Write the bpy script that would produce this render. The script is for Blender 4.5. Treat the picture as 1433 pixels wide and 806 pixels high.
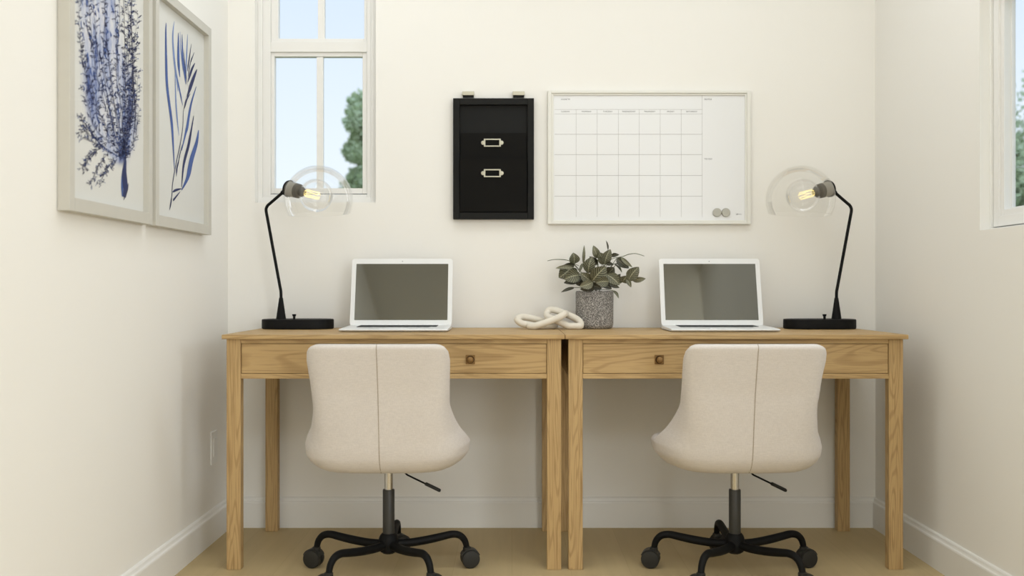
import bpy, bmesh, math, random
from mathutils import Vector, Matrix
random.seed(7)
for o in list(bpy.data.objects): bpy.data.objects.remove(o)
SC = bpy.context.scene; COL = SC.collection
PI = math.pi

# ---------------------------------------------------------------- camera
F = 1365.0; CD = 3.717; CH = 0.91          # focal length in px of a 1433 px wide frame, distance to back wall, height
cam = bpy.data.cameras.new('camera'); cam.sensor_width = 36; cam.lens = F/1433*36
cam.clip_start = .05; cam.clip_end = 200
cam.dof.use_dof = True; cam.dof.focus_distance = 3.3; cam.dof.aperture_fstop = 2.4
co = bpy.data.objects.new('camera', cam); COL.objects.link(co)
co.location = (0, -CD, CH); co.rotation_euler = (PI/2, 0, 0); SC.camera = co

# ---------------------------------------------------------------- world
def lin(c):
    return tuple(((v/255)/12.92 if v/255 <= .04045 else ((v/255+.055)/1.055)**2.4) for v in c) + (1,)
w = bpy.data.worlds.new('world'); SC.world = w; w.use_nodes = True
nt = w.node_tree; nt.nodes.clear()
wo = nt.nodes.new('ShaderNodeOutputWorld'); bg = nt.nodes.new('ShaderNodeBackground')
tc = nt.nodes.new('ShaderNodeTexCoord'); sp = nt.nodes.new('ShaderNodeSeparateXYZ')
rp = nt.nodes.new('ShaderNodeValToRGB')
rp.color_ramp.elements[0].position = 0.0; rp.color_ramp.elements[0].color = lin((240, 249, 254))
rp.color_ramp.elements[1].position = .6; rp.color_ramp.elements[1].color = lin((190, 216, 246))
e = rp.color_ramp.elements.new(.12); e.color = lin((234, 245, 254))
e = rp.color_ramp.elements.new(.27); e.color = lin((219, 234, 252))
nt.links.new(tc.outputs['Generated'], sp.inputs[0]); nt.links.new(sp.outputs['Z'], rp.inputs[0])
nt.links.new(rp.outputs[0], bg.inputs[0]); bg.inputs[1].default_value = 1.12
nt.links.new(bg.outputs[0], wo.inputs[0])

# ---------------------------------------------------------------- lamps
def area(name, loc, rot, sx, sy, power, col=(1, .97, .92)):
    l = bpy.data.lights.new(name, 'AREA'); l.shape = 'RECTANGLE'; l.size = sx; l.size_y = sy
    l.energy = power; l.color = col
    o = bpy.data.objects.new(name, l); COL.objects.link(o); o.location = loc; o.rotation_euler = rot
    return o
DAY = (.865, .925, 1)
area('nook_fill', (.15, -1.0, 2.68), (0, 0, 0), 1.6, .7, 8.8, DAY)  # added soft fill above the desks, not a known fixture
area('left_wall_fill', (-.55, -.8, 2.66), (0, math.radians(38), 0), .4, 1.0, 3.8, DAY)  # added lamp, tilted to brighten the left wall
area('right_wall_fill', (.9, -1.15, 2.66), (0, math.radians(-38), 0), .5, .9, 5.0, DAY)  # extra lamp put in to lift the right wall, tilted towards it
area('mid_room_fill', (.1, -2.6, 2.66), (0, 0, 0), 2.0, .6, 9, DAY)  # added overhead fill between camera and desks
area('rear_room_fill', (1.0, -4.9, 2.68), (0, 0, 0), 2.2, 1.0, 48, DAY)  # invented lamp over the unseen rear room, general fill
area('frontal_fill', (2.6, -5.9, 1.25), (PI/2, 0, 0), 2.2, 2.1, 77, DAY)  # added fill facing the desks; the rear wall has no window
lw = area('window_daylight', (1.53, -1.38, 1.45), (0, 0, 0), .42, .6, 5.5, DAY)
lw.rotation_euler = Vector((-.91, -.36, -.02)).to_track_quat('-Z', 'Z').to_euler()
SC.view_settings.view_transform = 'Standard'; SC.view_settings.look = 'None'
SC.view_settings.gamma = 1; SC.view_settings.use_curve_mapping = False
SC.view_settings.exposure = -0.06

# ---------------------------------------------------------------- materials
def newmat(name):
    m = bpy.data.materials.new(name); m.use_nodes = True
    n = m.node_tree.nodes; b = n['Principled BSDF']
    return m, n, m.node_tree.links, b
def flat(name, rgb, rough=.6, metal=0, spec=.5, bump=0, bscale=200, var=0, vscale=4):
    m, n, l, b = newmat(name)
    c = lin(rgb)
    b.inputs['Base Color'].default_value = c; b.inputs['Roughness'].default_value = rough
    b.inputs['Metallic'].default_value = metal; b.inputs['Specular IOR Level'].default_value = spec
    t = n.new('ShaderNodeTexCoord')
    if var:
        no = n.new('ShaderNodeTexNoise'); no.inputs['Scale'].default_value = vscale; no.inputs['Detail'].default_value = 3
        mx = n.new('ShaderNodeMix'); mx.data_type = 'RGBA'
        mx.inputs[6].default_value = tuple(x*(1-var) for x in c[:3])+(1,)
        mx.inputs[7].default_value = tuple(min(1, x*(1+var)) for x in c[:3])+(1,)
        l.new(t.outputs['Object'], no.inputs['Vector']); l.new(no.outputs[0], mx.inputs[0]); l.new(mx.outputs[2], b.inputs['Base Color'])
    if bump:
        no = n.new('ShaderNodeTexNoise'); no.inputs['Scale'].default_value = bscale; no.inputs['Detail'].default_value = 2
        bp = n.new('ShaderNodeBump'); bp.inputs['Strength'].default_value = bump; bp.inputs['Distance'].default_value = .002
        l.new(t.outputs['Object'], no.inputs['Vector']); l.new(no.outputs[0], bp.inputs['Height']); l.new(bp.outputs[0], b.inputs['Normal'])
    return m
def wood(name, axis, base=(187, 154, 104), dark=(140, 108, 65), light=(199, 168, 119), k=1.0, cat=1.0, cross=1.0):
    m, n, l, b = newmat(name)
    b.inputs['Roughness'].default_value = .5; b.inputs['Specular IOR Level'].default_value = .35
    t = n.new('ShaderNodeTexCoord'); oi = n.new('ShaderNodeObjectInfo')
    ad = n.new('ShaderNodeVectorMath'); ad.operation = 'ADD'
    sc = n.new('ShaderNodeVectorMath'); sc.operation = 'SCALE'; sc.inputs['Scale'].default_value = 7.0
    cb = n.new('ShaderNodeCombineXYZ')
    for i in range(3): l.new(oi.outputs['Random'], cb.inputs[i])
    l.new(cb.outputs[0], sc.inputs[0]); l.new(t.outputs['Object'], ad.inputs[0]); l.new(sc.outputs[0], ad.inputs[1])
    def mapped(al, ac):
        mp = n.new('ShaderNodeMapping'); s = [ac, ac, ac]; s['XYZ'.index(axis)] = al
        mp.inputs['Scale'].default_value = s; l.new(ad.outputs[0], mp.inputs[0]); return mp
    m1 = mapped(1.0*cat, 10.0*cross)
    n1 = n.new('ShaderNodeTexNoise'); n1.inputs['Scale'].default_value = 1.0; n1.inputs['Detail'].default_value = 1.5
    n1.inputs['Distortion'].default_value = .25; l.new(m1.outputs[0], n1.inputs['Vector'])
    mu = n.new('ShaderNodeMath'); mu.operation = 'MULTIPLY'; mu.inputs[1].default_value = 125; l.new(n1.outputs[0], mu.inputs[0])
    si = n.new('ShaderNodeMath'); si.operation = 'SINE'; l.new(mu.outputs[0], si.inputs[0])
    r1 = n.new('ShaderNodeMapRange'); r1.inputs[1].default_value = .25; r1.inputs[2].default_value = 1; l.new(si.outputs[0], r1.inputs[0])
    m2 = mapped(7, 250)
    n2 = n.new('ShaderNodeTexNoise'); n2.inputs['Scale'].default_value = 1.0; n2.inputs['Detail'].default_value = 3; l.new(m2.outputs[0], n2.inputs['Vector'])
    m3 = mapped(1.5, 14)
    n3 = n.new('ShaderNodeTexNoise'); n3.inputs['Scale'].default_value = 1.0; n3.inputs['Detail'].default_value = 2; l.new(m3.outputs[0], n3.inputs['Vector'])
    a = n.new('ShaderNodeMix'); a.data_type = 'RGBA'; a.inputs[6].default_value = lin(base); a.inputs[7].default_value = lin(light); l.new(n3.outputs[0], a.inputs[0])
    f1 = n.new('ShaderNodeMath'); f1.operation = 'MULTIPLY'; f1.inputs[1].default_value = .38*k; l.new(r1.outputs[0], f1.inputs[0])
    c = n.new('ShaderNodeMix'); c.data_type = 'RGBA'; l.new(f1.outputs[0], c.inputs[0]); l.new(a.outputs[2], c.inputs[6]); c.inputs[7].default_value = lin(dark)
    r2 = n.new('ShaderNodeMapRange'); r2.inputs[1].default_value = .52; r2.inputs[2].default_value = .72; r2.inputs[4].default_value = .6*k; l.new(n2.outputs[0], r2.inputs[0])
    d = n.new('ShaderNodeMix'); d.data_type = 'RGBA'; l.new(r2.outputs[0], d.inputs[0]); l.new(c.outputs[2], d.inputs[6]); d.inputs[7].default_value = lin(dark)
    l.new(d.outputs[2], b.inputs['Base Color'])
    bp = n.new('ShaderNodeBump'); bp.inputs['Strength'].default_value = .25; bp.inputs['Distance'].default_value = .001
    l.new(n2.outputs[0], bp.inputs['Height']); l.new(bp.outputs[0], b.inputs['Normal'])
    return m
def thin_glass(name, ior=1.45, tint=(1, 1, 1), k=1.0, base=0.0):
    m, n, l, b = newmat(name); n.remove(b)
    out = n['Material Output']
    tr = n.new('ShaderNodeBsdfTransparent'); tr.inputs[0].default_value = (*tint, 1)
    gl = n.new('ShaderNodeBsdfGlossy'); gl.inputs['Roughness'].default_value = .01; gl.inputs[0].default_value = (1, 1, 1, 1)
    fr = n.new('ShaderNodeFresnel'); fr.inputs[0].default_value = ior
    mu = n.new('ShaderNodeMath'); mu.operation = 'MULTIPLY_ADD'; mu.inputs[1].default_value = k; mu.inputs[2].default_value = base
    l.new(fr.outputs[0], mu.inputs[0])
    mx = n.new('ShaderNodeMixShader'); l.new(mu.outputs[0], mx.inputs[0]); l.new(tr.outputs[0], mx.inputs[1]); l.new(gl.outputs[0], mx.inputs[2])
    l.new(mx.outputs[0], out.inputs[0]); return m
def emit(name, rgb, s):
    m, n, l, b = newmat(name)
    b.inputs['Base Color'].default_value = lin(rgb); b.inputs['Emission Color'].default_value = lin(rgb); b.inputs['Emission Strength'].default_value = s
    return m
M = {}
M['wall'] = flat('wall_paint', (245, 242, 235), .75, spec=.3, bump=.08, bscale=350)
M['ceiling'] = flat('ceiling_paint', (240, 238, 231), .85)
M['trim'] = flat('trim_paint', (241, 239, 233), .45)
M['winframe'] = flat('window_vinyl', (240, 238, 233), .4)
M['wood_x'] = wood('oak_along', 'X'); M['wood_z'] = wood('oak_upright', 'Z', cat=1.0, cross=1.9, k=1.15); M['wood_y'] = wood('oak_deep', 'Y')
M['fabric_dark'] = flat('dark_inside', (25, 24, 22), .8)
M['black'] = flat('black_metal', (17, 17, 15), .55, spec=.2); M['pocket'] = flat('black_pocket', (9, 8, 6), .6, spec=.15)
M['blackmatte'] = flat('black_matte', (9, 9, 9), .6, spec=.2)
M['plastic'] = flat('black_plastic', (38, 37, 34), .5, spec=.4)
M['charcoal'] = flat('charcoal_column', (50, 49, 45), .45)
M['chrome'] = flat('chrome', (200, 196, 188), .25, metal=1)
M['nickel'] = flat('brushed_nickel', (168, 163, 152), .5, metal=.3)
M['darknickel'] = flat('dark_nickel', (104, 99, 90), .5, metal=.3)
M['capgrey'] = flat('cap_grey_inside', (104, 102, 98), .6)
M['pewter'] = flat('pewter', (190, 186, 168), .4, metal=.6)
M['bronze'] = flat('antique_bronze', (134, 100, 54), .5, metal=.3, var=.15, vscale=90)
M['bronzedark'] = flat('bronze_edge', (74, 50, 20), .5, metal=.3)
M['laptop'] = flat('laptop_white', (236, 236, 234), .35)
M['keys'] = flat('laptop_keys', (52, 56, 56), .5)
M['whiteboard'] = flat('whiteboard_face', (236, 236, 235), .25, spec=.5)
M['boardframe'] = flat('whiteboard_frame', (234, 232, 223), .5)
M['ink'] = flat('grey_ink', (60, 60, 60), .7); M['lineink'] = flat('line_ink', (165, 163, 158), .7)
M['magnet'] = flat('magnet_metal', (176, 174, 164), .45, metal=.5, bump=.3, bscale=600)
M['frame'] = flat('picture_frame_paint', (202, 198, 187), .5, var=.03, vscale=30)
M['mat'] = flat('picture_paper', (219, 218, 212), .8)
M['ceramic'] = flat('cream_ceramic', (232, 224, 208), .55, var=.04, vscale=40, bump=.1, bscale=120)
M['soil'] = flat('soil', (52, 40, 30), .9, bump=1, bscale=90)
M['stem'] = flat('plant_stem', (92, 98, 66), .6)
M['outlet'] = flat('outlet_plastic', (238, 236, 230), .35)
M['bulbglass'] = thin_glass('bulb_glass', 1.25, (.985, .985, .985), .5, .015)
M['shadeglass'] = thin_glass('shade_glass', 1.22, (.985, .985, .98), .5, .005)
M['pane'] = thin_glass('window_glass', 1.2, (.99, .995, .99), .5)
M['picglass'] = thin_glass('picture_glass', 1.2, (1, 1, 1), .35)
M['filament'] = emit('filament_glow', (255, 232, 150), 1.5)
M['lawn'] = flat('lawn', (116, 132, 84), .9, var=.2, vscale=2)
M['treeleaf'] = flat('tree_leaf', (206, 218, 182), .7, var=.35, vscale=1.2)
M['bark'] = flat('bark', (110, 96, 80), .9)

def fabric_mat():
    m, n, l, b = newmat('linen_fabric')
    b.inputs['Roughness'].default_value = .9; b.inputs['Specular IOR Level'].default_value = .15
    b.inputs['Sheen Weight'].default_value = .1
    t = n.new('ShaderNodeTexCoord')
    fs = []
    for s in ((700, 700, 60), (60, 60, 700)):
        mp = n.new('ShaderNodeMapping'); mp.inputs['Scale'].default_value = s
        no = n.new('ShaderNodeTexNoise'); no.inputs['Scale'].default_value = 1; no.inputs['Detail'].default_value = 2
        l.new(t.outputs['Object'], mp.inputs[0]); l.new(mp.outputs[0], no.inputs['Vector']); fs.append(no)
    a = n.new('ShaderNodeMath'); a.operation = 'ADD'; l.new(fs[0].outputs[0], a.inputs[0]); l.new(fs[1].outputs[0], a.inputs[1])
    r = n.new('ShaderNodeMapRange'); r.inputs[1].default_value = .75; r.inputs[2].default_value = 1.25; l.new(a.outputs[0], r.inputs[0])
    mx = n.new('ShaderNodeMix'); mx.data_type = 'RGBA'; mx.inputs[6].default_value = lin((210, 202, 194)); mx.inputs[7].default_value = lin((222, 214, 206))
    l.new(r.outputs[0], mx.inputs[0]); l.new(mx.outputs[2], b.inputs['Base Color'])
    bp = n.new('ShaderNodeBump'); bp.inputs['Strength'].default_value = .25; bp.inputs['Distance'].default_value = .0008
    l.new(a.outputs[0], bp.inputs['Height']); l.new(bp.outputs[0], b.inputs['Normal']); return m
M['fabric'] = fabric_mat()
M['seam'] = flat('seam_thread', (168, 154, 136), .9)

def pot_mat():
    m, n, l, b = newmat('speckled_concrete'); b.inputs['Roughness'].default_value = .85
    t = n.new('ShaderNodeTexCoord'); no = n.new('ShaderNodeTexNoise'); no.inputs['Scale'].default_value = 300; no.inputs['Detail'].default_value = 3
    r = n.new('ShaderNodeValToRGB'); r.color_ramp.elements[0].position = .36; r.color_ramp.elements[0].color = lin((82, 79, 76))
    r.color_ramp.elements[1].position = .66; r.color_ramp.elements[1].color = lin((202, 197, 190))
    e = r.color_ramp.elements.new(.5); e.color = lin((132, 128, 123))
    l.new(t.outputs['Object'], no.inputs['Vector']); l.new(no.outputs[0], r.inputs[0]); l.new(r.outputs[0], b.inputs['Base Color'])
    bp = n.new('ShaderNodeBump'); bp.inputs['Strength'].default_value = .5; bp.inputs['Distance'].default_value = .001
    l.new(no.outputs[0], bp.inputs['Height']); l.new(bp.outputs[0], b.inputs['Normal']); return m
M['pot'] = pot_mat()

def leaf_mat(name, green, vein):
    m, n, l, b = newmat(name); b.inputs['Roughness'].default_value = .5
    uv = n.new('ShaderNodeTexCoord'); s = n.new('ShaderNodeSeparateXYZ'); l.new(uv.outputs['UV'], s.inputs[0])
    def ma(op, *a):
        x = n.new('ShaderNodeMath'); x.operation = op
        for i, v in enumerate(a):
            if isinstance(v, (int, float)): x.inputs[i].default_value = v
            else: l.new(v, x.inputs[i])
        return x.outputs[0]
    u = ma('ABSOLUTE', ma('SUBTRACT', s.outputs['X'], .5))       # 0 midrib .5 edge
    mid = ma('LESS_THAN', u, .035)
    ph = ma('SUBTRACT', ma('MULTIPLY', s.outputs['Y'], 7.0), ma('MULTIPLY', u, 5.0))
    sv = ma('LESS_THAN', ma('ABSOLUTE', ma('SUBTRACT', ma('FRACT', ph), .5)), .11)
    ph2 = ma('ADD', ma('MULTIPLY', s.outputs['Y'], 9.0), ma('MULTIPLY', u, 8.0))
    sv2 = ma('MULTIPLY', ma('LESS_THAN', ma('ABSOLUTE', ma('SUBTRACT', ma('FRACT', ph2), .5)), .07), .5)
    v = ma('MINIMUM', ma('ADD', mid, ma('ADD', ma('MULTIPLY', sv, .75), sv2)), 1.0)
    mx = n.new('ShaderNodeMix'); mx.data_type = 'RGBA'; mx.inputs[6].default_value = lin(green); mx.inputs[7].default_value = lin(vein)
    l.new(v, mx.inputs[0]); l.new(mx.outputs[2], b.inputs['Base Color']); return m
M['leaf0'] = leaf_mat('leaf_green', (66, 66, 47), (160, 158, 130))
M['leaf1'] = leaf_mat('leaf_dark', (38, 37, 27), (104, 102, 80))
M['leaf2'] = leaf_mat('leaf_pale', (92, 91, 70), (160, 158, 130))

def floor_mat():
    m, n, l, b = newmat('pale_plank_floor'); b.inputs['Roughness'].default_value = .6; b.inputs['Specular IOR Level'].default_value = .3
    t = n.new('ShaderNodeTexCoord')
    mp = n.new('ShaderNodeMapping'); mp.inputs['Rotation'].default_value = (0, 0, PI/2)
    br = n.new('ShaderNodeTexBrick'); br.inputs['Scale'].default_value = 1; br.inputs['Brick Width'].default_value = 1.3; br.inputs['Row Height'].default_value = .19
    br.inputs['Mortar Size'].default_value = .0012; br.inputs['Color1'].default_value = lin((206, 184, 139)); br.inputs['Color2'].default_value = lin((201, 179, 134)); br.inputs['Mortar'].default_value = lin((195, 173, 129))
    l.new(t.outputs['Object'], mp.inputs[0]); l.new(mp.outputs[0], br.inputs['Vector'])
    m2 = n.new('ShaderNodeMapping'); m2.inputs['Scale'].default_value = (30, 2, 1); no = n.new('ShaderNodeTexNoise'); no.inputs['Scale'].default_value = 1; no.inputs['Detail'].default_value = 4
    l.new(t.outputs['Object'], m2.inputs[0]); l.new(m2.outputs[0], no.inputs['Vector'])
    mx = n.new('ShaderNodeMix'); mx.data_type = 'RGBA'; mx.blend_type = 'MULTIPLY'; mx.inputs[0].default_value = .18
    l.new(br.outputs[0], mx.inputs[6]); l.new(no.outputs[0], mx.inputs[7]); l.new(mx.outputs[2], b.inputs['Base Color']); return m
M['floor'] = floor_mat()
M['screen'] = flat('laptop_screen', (116, 117, 113), .03, metal=1)
def wash_mat():
    m, n, l, b = newmat('watercolour_wash'); b.inputs['Roughness'].default_value = .8
    t = n.new('ShaderNodeTexCoord'); mp = n.new('ShaderNodeMapping'); mp.inputs['Scale'].default_value = (1, 16, 5)
    no = n.new('ShaderNodeTexNoise'); no.inputs['Scale'].default_value = 1; no.inputs['Detail'].default_value = 5; no.inputs['Roughness'].default_value = .65
    l.new(t.outputs['Object'], mp.inputs[0]); l.new(mp.outputs[0], no.inputs['Vector'])
    r = n.new('ShaderNodeValToRGB'); cr = r.color_ramp
    cr.elements[0].position = .38; cr.elements[0].color = lin((212, 212, 216)); cr.elements[1].position = .70; cr.elements[1].color = lin((56, 66, 116))
    e = cr.elements.new(.5); e.color = lin((172, 180, 204)); e = cr.elements.new(.6); e.color = lin((112, 126, 170))
    l.new(no.outputs[0], r.inputs[0])
    # the wash fades out into the paper through a soft edge stored as a colour attribute of the paint itself
    at_ = n.new('ShaderNodeAttribute'); at_.attribute_name = 'wash'
    mx = n.new('ShaderNodeMix'); mx.data_type = 'RGBA'; mx.inputs[6].default_value = lin((219, 218, 212))
    n2 = n.new('ShaderNodeTexNoise'); n2.inputs['Scale'].default_value = 40; l.new(t.outputs['Object'], n2.inputs['Vector'])
    ad = n.new('ShaderNodeMath'); ad.operation = 'MULTIPLY_ADD'; ad.inputs[1].default_value = .9; ad.inputs[2].default_value = -.15; l.new(n2.outputs[0], ad.inputs[0])
    a2 = n.new('ShaderNodeMath'); a2.operation = 'ADD'; a2.use_clamp = True; l.new(at_.outputs['Fac'], a2.inputs[0]); l.new(ad.outputs[0], a2.inputs[1])
    m3 = n.new('ShaderNodeMath'); m3.operation = 'MULTIPLY'; l.new(a2.outputs[0], m3.inputs[0]); l.new(at_.outputs['Fac'], m3.inputs[1])
    l.new(m3.outputs[0], mx.inputs[0]); l.new(r.outputs[0], mx.inputs[7]); l.new(mx.outputs[2], b.inputs['Base Color']); return m
M['wash'] = wash_mat()
def paint(name, c):
    return flat(name, c, .8, var=.35, vscale=45)
M['navy'] = paint('paint_navy', (40, 48, 92)); M['blue'] = paint('paint_blue', (70, 94, 154)); M['pblue'] = paint('paint_pale_blue', (122, 142, 188)); M['ink2'] = flat('paint_ink', (52, 54, 82), .8)

# ---------------------------------------------------------------- mesh helpers
def PX(px, d): return (px-716.5)*d/F
def PZ(py, d): return CH-(py-403)*d/F
def at(px, py, d): return Vector((PX(px, d), d-CD, PZ(py, d)))

def box(bm, x0, x1, y0, y1, z0, z1, bev=0, seg=2):
    r = bmesh.ops.create_cube(bm, size=1)
    vs = r['verts']
    for v in vs:
        v.co.x = x0 if v.co.x < 0 else x1; v.co.y = y0 if v.co.y < 0 else y1; v.co.z = z0 if v.co.z < 0 else z1
    if bev:
        es = list({e for v in vs for e in v.link_edges})
        bmesh.ops.bevel(bm, geom=es, offset=bev, segments=seg, affect='EDGES', profile=.5)
    return vs
def frames(path, closed=False):
    n = len(path); ts = []
    for i in range(n):
        if closed: t = path[(i+1) % n]-path[i-1]
        else: t = path[min(i+1, n-1)]-path[max(i-1, 0)]
        ts.append(t.normalized())
    up = Vector((0, 0, 1)) if abs(ts[0].z) < .9 else Vector((0, 1, 0))
    u = ts[0].cross(up).normalized(); fr = []
    for t in ts:
        u = (u-t*u.dot(t)).normalized(); fr.append((u, t.cross(u)))
    return fr
def tube(bm, path, rad, n=12, closed=False, sy=1.0, caps=True):
    path = [Vector(p) for p in path]; fr = frames(path, closed); rings = []
    for i, (p, (u, v)) in enumerate(zip(path, fr)):
        r = rad[i] if isinstance(rad, (list, tuple)) else rad
        rings.append([bm.verts.new(p+u*math.cos(2*PI*k/n)*r+v*math.sin(2*PI*k/n)*r*sy) for k in range(n)])
    m = len(rings)
    if closed:
        # pick best twist for closing
        best = min(range(n), key=lambda s: sum((rings[-1][k].co-rings[0][(k+s) % n].co).length for k in range(n)))
    for i in range(m if closed else m-1):
        a = rings[i]; b = rings[(i+1) % m]; s = best if (closed and i == m-1) else 0
        for k in range(n):
            bm.faces.new((a[k], a[(k+1) % n], b[(k+1+s) % n], b[(k+s) % n]))
    if not closed and caps:
        bm.faces.new(rings[0][::-1]); bm.faces.new(rings[-1])
def lathe(bm, prof, n=32, mat=Matrix.Identity(4)):
    rings = []
    for r, z in prof:
        if r < 1e-6: rings.append([bm.verts.new(mat @ Vector((0, 0, z)))])
        else: rings.append([bm.verts.new(mat @ Vector((r*math.cos(2*PI*k/n), r*math.sin(2*PI*k/n), z))) for k in range(n)])
    for a, b in zip(rings, rings[1:]):
        for k in range(n):
            if len(a) == 1 and len(b) == 1: continue
            if len(a) == 1: bm.faces.new((a[0], b[k], b[(k+1) % n]))
            elif len(b) == 1: bm.faces.new((a[k], b[0], a[(k+1) % n]))
            else: bm.faces.new((a[k], b[k], b[(k+1) % n], a[(k+1) % n]))
def smooth_path(pts, n=8, closed=False):
    pts = [Vector(p) for p in pts]; out = []; m = len(pts)
    rng = range(m) if closed else range(m-1)
    for i in rng:
        if closed: p0, p1, p2, p3 = pts[i-1], pts[i], pts[(i+1) % m], pts[(i+2) % m]
        else: p0, p1, p2, p3 = pts[max(i-1, 0)], pts[i], pts[i+1], pts[min(i+2, m-1)]
        for k in range(n):
            t = k/n
            out.append(.5*((2*p1)+(-p0+p2)*t+(2*p0-5*p1+4*p2-p3)*t*t+(-p0+3*p1-3*p2+p3)*t**3))
    if not closed: out.append(pts[-1])
    return out
def obj(name, bm, mat, parent=None, smooth=False, label=None, kind=None, recalc=True):
    if recalc: bmesh.ops.recalc_face_normals(bm, faces=bm.faces)
    me = bpy.data.meshes.new(name); bm.to_mesh(me); bm.free()
    if isinstance(mat, (list, tuple)):
        for m_ in mat: me.materials.append(m_)
    else: me.materials.append(mat)
    if smooth:
        me.shade_smooth()
        if smooth != 'full': me.set_sharp_from_angle(angle=math.radians(38))
    o = bpy.data.objects.new(name, me); COL.objects.link(o)
    if parent is not None: o.parent = parent
    if label: o['label'] = label
    if kind: o['kind'] = kind
    return o
def thing(name, label, cat, loc=(0, 0, 0), rz=0, group=None):
    o = bpy.data.objects.new(name, None); COL.objects.link(o); o.location = loc; o.rotation_euler = (0, 0, rz); o.empty_display_size = .05
    o['label'] = label; o['category'] = cat
    if group: o['group'] = group
    return o
def tag(o, label, cat, group=None):
    o['label'] = label; o['category'] = cat
    if group: o['group'] = group
    return o
def copy_tree(o, parent=None):
    c = o.copy(); COL.objects.link(c)
    if parent is not None: c.parent = parent
    for ch in list(o.children): copy_tree(ch, c)
    return c
B = bmesh.new

# ---------------------------------------------------------------- room shell
XL, XR, HC = -1.083, 1.385, 2.72
YR = -6.0; XF = 4.2; YN = -3.3
bm = B(); box(bm, XL-.12, XR+.14, YN, .14, -.1, 0); box(bm, XL-.12, XF+.12, YR-.12, YN, -.1, 0); obj('floor', bm, M['floor'], kind='structure')
bm = B(); box(bm, XL-.12, XR+.14, YN, .14, HC, HC+.1); box(bm, XL-.12, XR+.14, YR-.12, YN, HC, HC+.1); box(bm, XR+.14, XF+.12, YR-.12, YN+.12, HC, HC+.1); obj('ceiling', bm, M['ceiling'], kind='structure')
# back wall with window opening
WX0, WX1, WZ0, WZ1 = -.979, -.519, 1.236, 2.36
bm = B()
box(bm, XL-.12, WX0, 0, .14, 0, HC); box(bm, WX1, XR+.14, 0, .14, 0, HC)
box(bm, WX0, WX1, 0, .14, 0, WZ0); box(bm, WX0, WX1, 0, .14, WZ1, HC)
obj('wall_back', bm, M['wall'], kind='structure')
bm = B(); box(bm, XL-.12, XL, YR, 0, 0, HC); obj('wall_left', bm, M['wall'], kind='structure')
RY0, RY1, RZ0, RZ1 = -.829, -1.66, 1.080, 1.815
bm = B()
box(bm, XR, XR+.085, RY0, 0, 0, HC); box(bm, XR, XR+.085, YN, RY1, 0, HC)
box(bm, XR, XR+.085, RY1, RY0, 0, RZ0); box(bm, XR, XR+.085, RY1, RY0, RZ1, HC)
obj('wall_right', bm, M['wall'], kind='structure')
bm = B(); box(bm, XR+.14, XF, YN, YN+.12, 0, HC); obj('wall_return', bm, M['wall'], kind='structure')
bm = B(); box(bm, XL-.12, XF+.12, YR-.12, YR, 0, HC); obj('wall_rear', bm, M['wall'], kind='structure')
bm = B(); box(bm, XF, XF+.12, YR, YN+.12, 0, HC); obj('wall_far_right', bm, M['wall'], kind='structure')

def baseboard(name, p0, p1, nrm):
    """board along p0->p1, proud of the wall in direction nrm"""
    prof = [(0, 0), (.016, 0), (.016, .093), (.0145, .0975), (.0105, .100), (.009, .104), (.008, .109), (.005, .113), (0, .114)]
    bm = B(); a = []; b = []
    for d, z in prof:
        a.append(bm.verts.new((p0[0]+nrm[0]*d, p0[1]+nrm[1]*d, z))); b.append(bm.verts.new((p1[0]+nrm[0]*d, p1[1]+nrm[1]*d, z)))
    for i in range(len(prof)):
        j = (i+1) % len(prof); bm.faces.new((a[i], a[j], b[j], b[i]))
    bm.faces.new(a); bm.faces.new(b[::-1])
    obj(name, bm, M['trim'], kind='structure')
baseboard('baseboard_back', (XL, 0), (XR, 0), (0, -1))
baseboard('baseboard_left', (XL, 0), (XL, YR), (1, 0))
baseboard('baseboard_right', (XR, 0), (XR, YN), (-1, 0))
baseboard('baseboard_rear', (XL, YR), (XF, YR), (0, 1))

# back window: frame set .041 behind the wall face
def rect_frame(bm, x0, x1, z0, z1, wl, wr, wb, wt, y0, y1, bev=.0015):
    box(bm, x0, x0+wl, y0, y1, z0, z1, bev); box(bm, x1-wr, x1, y0, y1, z0, z1, bev)
    box(bm, x0+wl, x1-wr, y0, y1, z0, z0+wb, bev); box(bm, x0+wl, x1-wr, y0, y1, z1-wt, z1, bev)
yf = .041; d1 = CD+yf
zb = WZ0; xs0, xs1 = PX(379, d1+.012), PX(513.7, d1+.012)
win = bpy.data.objects.new('window_1', None); COL.objects.link(win); win['kind'] = 'structure'; win.empty_display_size = .05
win.location = ((WX0+WX1)/2, yf, WZ0); ox, oy, oz = win.location
def wobj(n, bm, m, **k):
    o = obj(n, bm, m, win, **k); o.matrix_parent_inverse = Matrix.Translation((-ox, -oy, -oz)); return o
bm = B()
tz0 = PZ(72, d1); tz1 = PZ(54.4, d1+.01)     # transom bar between lower and upper sash
rect_frame(bm, WX0, WX1, WZ0, WZ1, PX(367, d1)-WX0, WX1-PX(519, d1), PZ(275.5, d1)-WZ0, .03, yf, yf+.07)
rect_frame(bm, PX(367, d1), PX(519, d1), PZ(275.5, d1), WZ1-.03, xs0-PX(367, d1), PX(519, d1)-xs1, .010, .012, yf+.007, yf+.07)
box(bm, xs0, xs1, yf+.007, yf+.07, tz0, tz1-.012, .0015)
wobj('frame', bm, M['winframe'])
sash_y = yf+.016; ds = CD+sash_y
bm = B(); gx0, gx1 = PX(385.8, ds+.02), PX(507.3, ds); gz0, gz1 = PZ(263.4, ds), PZ(79, ds)
rect_frame(bm, xs0, xs1, PZ(270.5, d1), tz0, gx0-xs0, xs1-gx1, gz0-PZ(270.5, d1), tz0-gz1, sash_y, sash_y+.03)
wobj('sash', bm, M['winframe'])
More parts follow.
